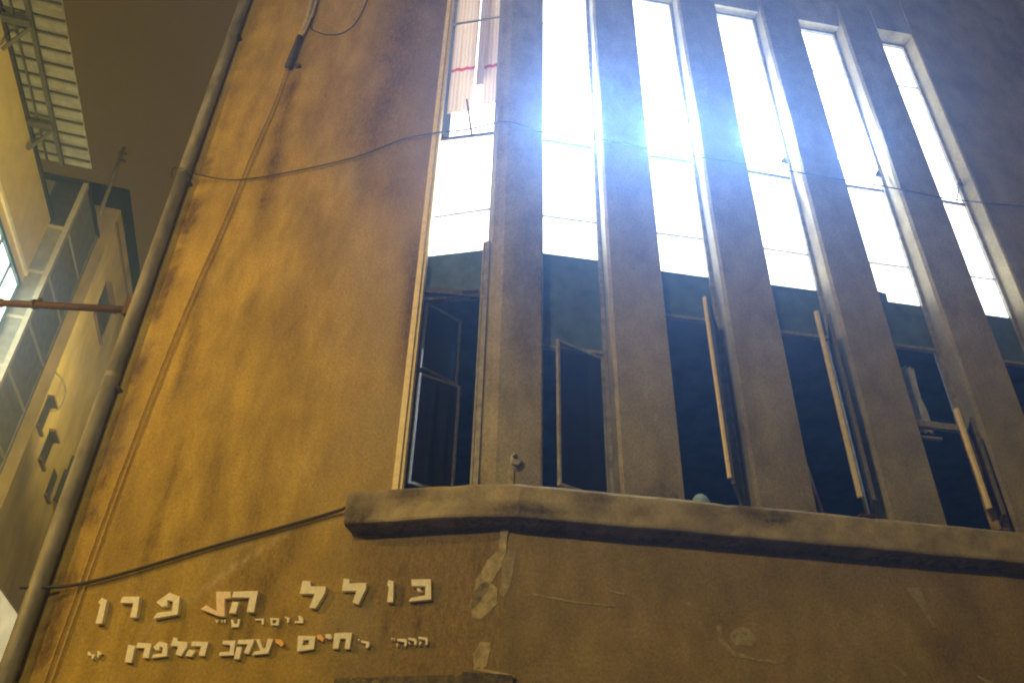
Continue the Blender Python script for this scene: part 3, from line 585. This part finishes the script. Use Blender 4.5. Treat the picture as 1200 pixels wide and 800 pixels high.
ROW3 =[
('lamed',[[(-3.8,3.433),(-3.776,3.426),(-3.763,3.406),(-3.718,3.401),(-3.724,3.361),(-3.75,3.369),(-3.743,3.389),(-3.794,3.396)]]),
('zayin',[[(-3.711,3.435),(-3.685,3.434),(-3.669,3.415),(-3.646,3.41),(-3.668,3.395),(-3.677,3.374),(-3.691,3.378),(-3.691,3.402)]]),
('final nun',[[(-3.411,3.48),(-3.334,3.467),(-3.328,3.323),(-3.397,3.326)]]),
('resh',[[(-3.322,3.496),(-3.178,3.483),(-3.172,3.357),(-3.233,3.361),(-3.237,3.445),(-3.323,3.448)]]),
('pe',[[(-3.107,3.501),(-3.019,3.478),(-2.994,3.369),(-3.144,3.356),(-3.136,3.388),(-3.049,3.395),(-3.058,3.443),(-3.093,3.455),(-3.082,3.423),(-3.122,3.422),(-3.155,3.452)]]),
('lamed',[[(-2.978,3.531),(-2.943,3.525),(-2.925,3.497),(-2.828,3.485),(-2.822,3.443),(-2.857,3.365),(-2.916,3.382),(-2.909,3.45),(-2.985,3.455)]]),
('he',[[(-2.784,3.491),(-2.623,3.482),(-2.629,3.361),(-2.689,3.366),(-2.687,3.446),(-2.786,3.448)],[(-2.8,3.424),(-2.728,3.407),(-2.754,3.358),(-2.819,3.367)]]),
('bet',[[(-2.484,3.49),(-2.363,3.485),(-2.362,3.397),(-2.351,3.361),(-2.497,3.359),(-2.493,3.391),(-2.399,3.393),(-2.406,3.448),(-2.487,3.458)]]),
('qof',[[(-2.344,3.491),(-2.186,3.491),(-2.214,3.366),(-2.262,3.375),(-2.246,3.451),(-2.341,3.454)],[(-2.341,3.431),(-2.289,3.43),(-2.292,3.324),(-2.345,3.328)]]),
('ayin',[[(-2.177,3.491),(-2.136,3.49),(-2.091,3.409),(-2.068,3.419),(-2.062,3.495),(-2.008,3.486),(-2.033,3.367),(-2.179,3.357),(-2.171,3.387),(-2.112,3.395)]]),
('yod',[[(-1.994,3.488),(-1.93,3.48),(-1.899,3.443),(-1.92,3.417),(-1.952,3.44),(-1.982,3.454)]]),
('final mem',[[(-1.783,3.51),(-1.617,3.501),(-1.617,3.392),(-1.769,3.374)],'hole',[(-1.727,3.47),(-1.671,3.471),(-1.674,3.429),(-1.726,3.426)]]),
('yod',[[(-1.61,3.513),(-1.57,3.512),(-1.538,3.479),(-1.546,3.448),(-1.576,3.468),(-1.601,3.476)]]),
('yod',[[(-1.533,3.515),(-1.484,3.515),(-1.464,3.487),(-1.482,3.464),(-1.505,3.478),(-1.527,3.482)]]),
('het',[[(-1.45,3.521),(-1.288,3.521),(-1.292,3.383),(-1.339,3.386),(-1.338,3.471),(-1.389,3.473),(-1.396,3.387),(-1.446,3.391)]]),
('resh',[[(-1.202,3.455),(-1.126,3.441),(-1.115,3.414),(-1.129,3.385),(-1.157,3.394),(-1.144,3.419),(-1.199,3.436)],[(-1.227,3.468),(-1.213,3.465),(-1.214,3.446),(-1.223,3.448)]]),
('he',[[(-0.878,3.457),(-0.803,3.455),(-0.787,3.431),(-0.791,3.39),(-0.809,3.394),(-0.81,3.426),(-0.875,3.439)],[(-0.879,3.417),(-0.862,3.415),(-0.864,3.392),(-0.878,3.394)]]),
('resh',[[(-0.78,3.464),(-0.715,3.453),(-0.7,3.428),(-0.705,3.399),(-0.725,3.403),(-0.725,3.43),(-0.78,3.447)],[(-0.779,3.429),(-0.764,3.425),(-0.754,3.406),(-0.771,3.41)]]),
('he',[[(-0.69,3.469),(-0.617,3.459),(-0.603,3.438),(-0.608,3.398),(-0.625,3.4),(-0.627,3.437),(-0.69,3.45)],[(-0.676,3.43),(-0.661,3.428),(-0.665,3.398),(-0.68,3.402)]]),
('quote mark',[[(-0.931,3.469),(-0.917,3.466),(-0.919,3.445),(-0.928,3.447)],[(-0.909,3.466),(-0.896,3.464),(-0.898,3.442),(-0.907,3.445)]]),
]

def lettering(name, label, rows, thick, special={}):
    allp = [p for _, pl in rows for q in pl if q != 'hole' for p in q]
    cx = sum(p[0] for p in allp)/len(allp); cz = min(p[1] for p in allp)
    t = thing(name, label, 'lettering', onL((cx, cz)), AL)
    for idx, (nm, pl) in enumerate(rows):
        mb = MB(); i = 0
        while i < len(pl):
            pts = [(x-cx, z-cz) for x, z in pl[i]]; hole = None
            if i+2 < len(pl)+0 and i+1 < len(pl) and pl[i+1] == 'hole': hole = [(x-cx, z-cz) for x, z in pl[i+2]]; i += 2
            mb.prism(pts, -thick, -.002, hole); i += 1
        o = mb.build('letter', special.get(idx, (M_LETTER,))[0], t, bevel=.004)
        if idx in special: o['label'] = special[idx][1]
    return t
lettering('wall_lettering', 'top and largest row of raised pale Hebrew letters on ochre stucco, one letter slipped askew', ROW1, .055, {3: (M_LETTER_PINK, 'pinkish lamed that has slipped upside down against the he')})
lettering('wall_lettering', 'middle row of tiny raised Hebrew letters between the two larger rows', ROW2, .028)
lettering('wall_lettering', 'bottom row of raised pale Hebrew letters spelling a longer name', ROW3, .042, {10: (M_LETTER_LIT, 'gold tinted yod'), 12: (M_LETTER_LIT, 'gold tinted yod')})

# ------------------------------------------------------------------ alley buildings (frame turned with the alley; x across, y along)
def alley(x, y, z=0): return Vector((x*cos(AA)-y*sin(AA), x*sin(AA)+y*cos(AA), z))
A = thing('corner_house', 'pale beige building at the left edge with brightly lit window under its roof', 'building', alley(-12, 14.5), AA)
def ab(x0, x1, y0, y1, z0, z1, ox=-12, oy=14.5): return MB().box(x0-ox, x1-ox, y0-oy, y1-oy, z0, z1)
ab(-16, -8, 9.5, 20.1, 14.9, 17.25).build('upper_wall', M_BEIGE, A)
ab(-16, -8.0, 9.5, 16.6, 0, 14.9).build('wall', M_BEIGE, A)
ab(-16, -8.12, 16.6, 20.1, 0, 14.9).build('wall', M_BEIGE, A)
ab(-8.13, -8.03, 17.0, 19.95, 11.6, 14.80).build('window', M_LITGREEN, A)
m_ = ab(-8.05, -7.95, 17.0, 20.0, 14.78, 14.9)
for y in (17.0, 18.0, 19.0, 19.93): m_.box(3.93, 4.02, y-14.5, y+.07-14.5, 11.6, 14.78)
m_.build('window_frame', mat('dark_green_frame', (.05, .08, .06), .5, .2), A)
ab(-16.1, -7.93, 9.4, 20.16, 17.25, 17.36).build('roof', M_BLACK, A)
ab(-8.02, -7.94, 9.5, 20.12, 15.22, 15.34).build('string_course', mat('white_trim', (.75, .75, .7), .7, .1), A)
cn = thing('roof_canopy', 'corrugated canopy on dark slats and beams jutting from the beige building at upper left', 'canopy', alley(-7.35, 14, 17.3), AA)
def cb(x0, x1, y0, y1, z0, z1): return MB().box(x0+7.35, x1+7.35, y0-14, y1-14, z0-17.3, z1-17.3)
mb = MB(); v = []; n = 170
for i in range(n+1):
    y = -3.6+7.4*i/n
    for x in (-.62, .66): v.append((x, y, .10+.012*sin(i*.95)))
mb.add(v, [(2*i, 2*i+1, 2*i+3, 2*i+2) for i in range(n)]).build('corrugated_sheet', M_SHEET, cn)
y = 10.6
while y < 17.7:
    cb(-7.97, -6.70, y, y+.045, 17.32, 17.375).build('slat', M_GREYBEAM, cn); y += .43
cb(-7.42, -7.32, 10.4, 17.75, 17.22, 17.32).build('beam', M_GREYBEAM, cn)
cb(-7.75, -7.71, 12.9, 17.75, 17.26, 17.318).build('beam', M_GREYBEAM, cn)
for y in (13.25, 16.25): cb(-7.93, -7.34, y, y+.16, 17.12, 17.215).build('cross_beam', M_GREYBEAM, cn)
for y in (13.4, 16.4): MB().bar((-.55, y-14+.5, -.5), (-.02, y-14+.05, -.1), .07).build('brace', M_GREYBEAM, cn)

G = thing('glazed_annexe', 'narrow grey clad block of stacked panels between the beige and the yellow building', 'building', alley(-10, 21.25), AA)
def gb(x0, x1, y0, y1, z0, z1): return MB().box(x0+10, x1+10, y0-21.25, y1-21.25, z0, z1)
gb(-13, -7.56, 20.17, 22.5, 0, 18.75).build('core_wall', M_GPANEL, G)
ZL = [6.5, 8.0, 9.5, 11.0, 12.44, 13.91, 15.42, 17.03, 18.8]
for i in range(len(ZL)-1):
    z0, z1 = ZL[i], ZL[i+1]
    gb(-8.3, -7.60, 20.10, 20.168, z0+.05, z1-.05).build('panel', M_GDARK if i == 7 else M_GPANEL, G)
    gb(-7.558, -7.50, 20.22, 22.45, z0+.05, z1-.05).build('panel', M_GPANEL, G)
    gb(-8.3, -7.48, 20.06, 20.165, z0-.045, z0+.045).build('rail', M_GFRAME, G); gb(-7.557, -7.47, 20.17, 22.5, z0-.043, z0+.043).build('rail', M_GFRAME, G)
gb(-7.59, -7.46, 20.05, 20.21, 0, 18.8).build('corner_post', M_GFRAME, G)
gb(-7.556, -7.47, 22.40, 22.52, 0, 18.8).build('corner_post', M_GPANEL, G)
gb(-13, -7.44, 20.04, 22.54, 18.8, 18.9).build('roof', M_BLACK, G)
mt_ = thing('aerial_mast', 'thin leaning rooftop mast with short crosspieces against the night sky', 'mast', alley(-7.56, 22.3, 18.3), AA)
MB().tube([(0, 0, 0), (-.1, 0, 2.3), (-.17, 0, 4.35)], [.07, .06, .05], 8).build('pole', M_FRAME, mt_, smooth=True)
MB().bar((-.28, 0, 4.05), (.0, 0, 4.08), .05).bar((-.1, -.02, 3.75), (.06, 0, 3.7), .07).build('crosspiece', M_GREYBEAM, mt_)
MB().box(-.06, .06, -.06, .06, .0, .25).build('clamp', M_GREYBEAM, mt_)

Bd = thing('yellow_block', 'tall yellow stucco block behind the grey annexe with black parapet', 'building', alley(-12, 28.2), AA)
def bb(x0, x1, y0, y1, z0, z1): return MB().box(x0+12, x1+12, y0-28.2, y1-28.2, z0, z1)
bb(-16, -8, 25.2, 31.2, 9.2, 22.3).build('wall', M_YELLOW, Bd)
bb(-16, -8, 25.2, 31.2, 0, 9.2).build('lower_wall', mat('pale_stucco', (.6, .57, .42), .9, .2, 2, .2), Bd)
bb(-16.05, -7.96, 25.15, 31.2, 22.3, 23.3).build('parapet', M_BLACK, Bd)
bb(-8.01, -7.98, 27.4, 31.0, 5.2, 9.1).build('window', M_LITSHOP, Bd)
def slot(y0, y1, z0, z1, hood=True):
    w_ = bb(-8.01, -7.985, y0, y1, z0, z1).build('window', M_GDARK, Bd)
    bb(-8.0, -7.90, y0-.05, y1+.05, z0-.1, z0-.02).build('sill', M_BROWN, w_)
    if hood: bb(-8.0, -7.8, y0-.05, y1+.05, z1+.02, z1+.1).build('hood', M_BROWN, w_)
slot(26.6, 28.5, 18.6, 19.9); slot(25.35, 26.0, 13.5, 14.4); slot(26.7, 27.5, 13.0, 13.9); slot(28.6, 29.3, 12.6, 13.5, False)
bb(-8.0, -7.94, 25.2, 31.2, 21.6, 21.72).build('string_course', M_BROWN, Bd)
vb = thing('wall_unit', 'dark box unit mounted on the yellow block beside the downpipe', 'air conditioner', alley(-7.72, 30.3, 12.9), AA)
MB().box(-.27, .27, -.55, .5, 0, 1.1).build('case', M_GDARK, vb, bevel=.02)
MB().box(-.28, .2, -.2, .3, 1.2, 1.8).build('case', M_GDARK, vb, bevel=.02, label='smaller upper case')
MB().box(-.27, .25, -.6, -.5, -.08, 0).box(-.27, .25, .4, .5, -.08, 0).build('bracket', M_IRON, vb)
cable('cable', [alley(-7.9, 24.9, 15.1), alley(-7.75, 25.4, 15.1), alley(-7.7, 25.9, 14.9), alley(-7.75, 26.0, 14.4), alley(-7.95, 25.8, 14.2)], .03, M_FRAME, 'short pale hose curving from the grey annexe onto the yellow wall')
Cd = thing('end_block', 'dark brown building closing the end of the alley behind the downpipe', 'building', alley(-3, 34), AA)
MB().box(-6, 9, -2.7, 3, 0, 22.2).build('wall', M_BROWN, Cd); MB().box(-6.03, 9.03, -2.75, 3, 22.2, 23.3).build('parapet', M_BLACK, Cd)
for z in (4, 7.5, 11, 14.5, 18):
    for x in (-4.2, -1.2, 1.8, 4.8): 
        w_ = MB().box(x, x+1, -2.74, -2.69, z, z+1.6).build('window', M_GDARK, Cd); MB().box(x-.05, x+1.05, -2.8, -2.68, z-.1, z-.02).build('sill', M_BROWN, w_)

# ------------------------------------------------------------------ ground
o = MB().box(-90, 90, -60, 120, -.3, 0).build('ground', M_TAR, kind='structure')
q = [onL((-4.7, 0), 1.6), onR((0, 0), 1.6), onR((14, 0), 1.6), onR((14, 0), .02), onR((0, 0), .02), onL((-4.7, 0), .02)]
mb = MB(); mb.add([Vector((p.x, p.y, z)) for z in (.004, .13) for p in q], [tuple(range(6))[::-1], tuple(range(6, 12))]+[(i, (i+1) % 6, (i+1) % 6+6, i+6) for i in range(6)]); mb.build('pavement', M_PAVE, kind='structure')

# ------------------------------------------------------------------ street and room lamps, plus added fill lights
def lamp(name, loc, energy, col, size, label, arm=None, h0=0, aim=None):
    t = thing(name, label, 'street lamp', (loc[0], loc[1], h0))
    L_ = bpy.data.lights.new('bulb', 'POINT'); L_.energy = energy; L_.color = col; L_.shadow_soft_size = size
    if aim: L_.type = 'SPOT'; L_ = bpy.data.lights['%s' % L_.name]; L_.spot_size = radians(115); L_.spot_blend = .7
    lo = bpy.data.objects.new('bulb', L_); C.objects.link(lo); lo.parent = t; lo.location = (0, 0, loc[2]-h0)
    if aim: lo.rotation_euler = (Vector(aim)-Vector(loc)).to_track_quat('-Z', 'Y').to_euler()
    ax = arm
    if h0 == 0: MB().tube([(ax[0], ax[1], 0), (ax[0], ax[1], loc[2]+.6), (0, 0, loc[2]+.75)], [.09, .05, .04], 10).build('post', M_GREYBEAM, t, smooth=True)
    else: MB().tube([(ax[0], ax[1], loc[2]-h0+.5), (0, 0, loc[2]-h0+.6)], .03, 8).build('arm', M_GREYBEAM, t, smooth=True)
    MB().box(-.3, .3, -.15, .15, loc[2]-h0+.55, loc[2]-h0+.75).build('housing', M_GREYBEAM, t, bevel=.04)
    return t
lamp('street_lamp', (-8.6, 4.2, 7.0), 1000, (1, .59, .13), .25, 'tall orange sodium street lamp standing left of the facade', (-1.8, 0))
lamp('street_lamp', (-5, -6, 8), 2900, (1, .78, .36), .25, 'added warm fill light behind the photographer, built as a street lamp', (-.5, -1.8))  # added frontal fill, mainly for the right facade
lamp('alley_fill_light', tuple(alley(-2.6, 11.2, 7.5)), 5000, (1, .80, .32), .12, 'added warm floodlight hidden just behind the corner of the ochre building', (.35, .1), 6.5, tuple(alley(-8, 20, 15)))  # added out of sight to light the beige and grey alley walls
lamp('alley_fill_light', tuple(alley(-3.6, 24.5, 15.0)), 900, (1, .80, .22), .12, 'added orange spotlight hidden in the alley to brighten the yellow block', (1.0, .28), 14, tuple(alley(-8, 28, 17)))  # second added spot, out of sight, for the yellow wall
for s_, z_, en, lb in ((.80, 10.35, 7400, 'second'), (2.16, 10.45, 6800, 'third'), (3.52, 10.72, 4600, 'fourth'), (4.90, 10.72, 1700, 'fifth')):
    t = thing('room_lamp', 'glaring white lamp shining through the frosted glass of the %s tall window' % lb, 'lamp', onR((s_, z_), -.36), AR, 'lamps shining through the tall windows')
    L_ = bpy.data.lights.new('bulb', 'POINT'); L_.energy = en; L_.color = (.66, .80, 1); L_.shadow_soft_size = .05
    lo = bpy.data.objects.new('bulb', L_); C.objects.link(lo); lo.parent = t
    MB().box(-.15, .15, .08, .14, -.05, .05).build('housing', M_GREYBEAM, t, bevel=.01)

# ------------------------------------------------------------------ added haze volume imitating lens glare around the bright windows
HZ = bpy.data.materials.new('glare_haze'); HZ.use_nodes = True; N = HZ.node_tree.nodes; N.remove(N['Principled BSDF'])
pv = N.new('ShaderNodeVolumePrincipled'); pv.inputs['Density'].default_value = .0135; pv.inputs['Color'].default_value = (.22, .44, .98, 1); pv.inputs['Anisotropy'].default_value = .84
pv.inputs['Absorption Color'].default_value = (1, 1, 1, 1)
HZ.node_tree.links.new(pv.outputs[0], N['Material Output'].inputs['Volume'])
MB().box(-95, 95, -65, 125, -1.3, 25).build('glare_haze', HZ, kind='stuff')
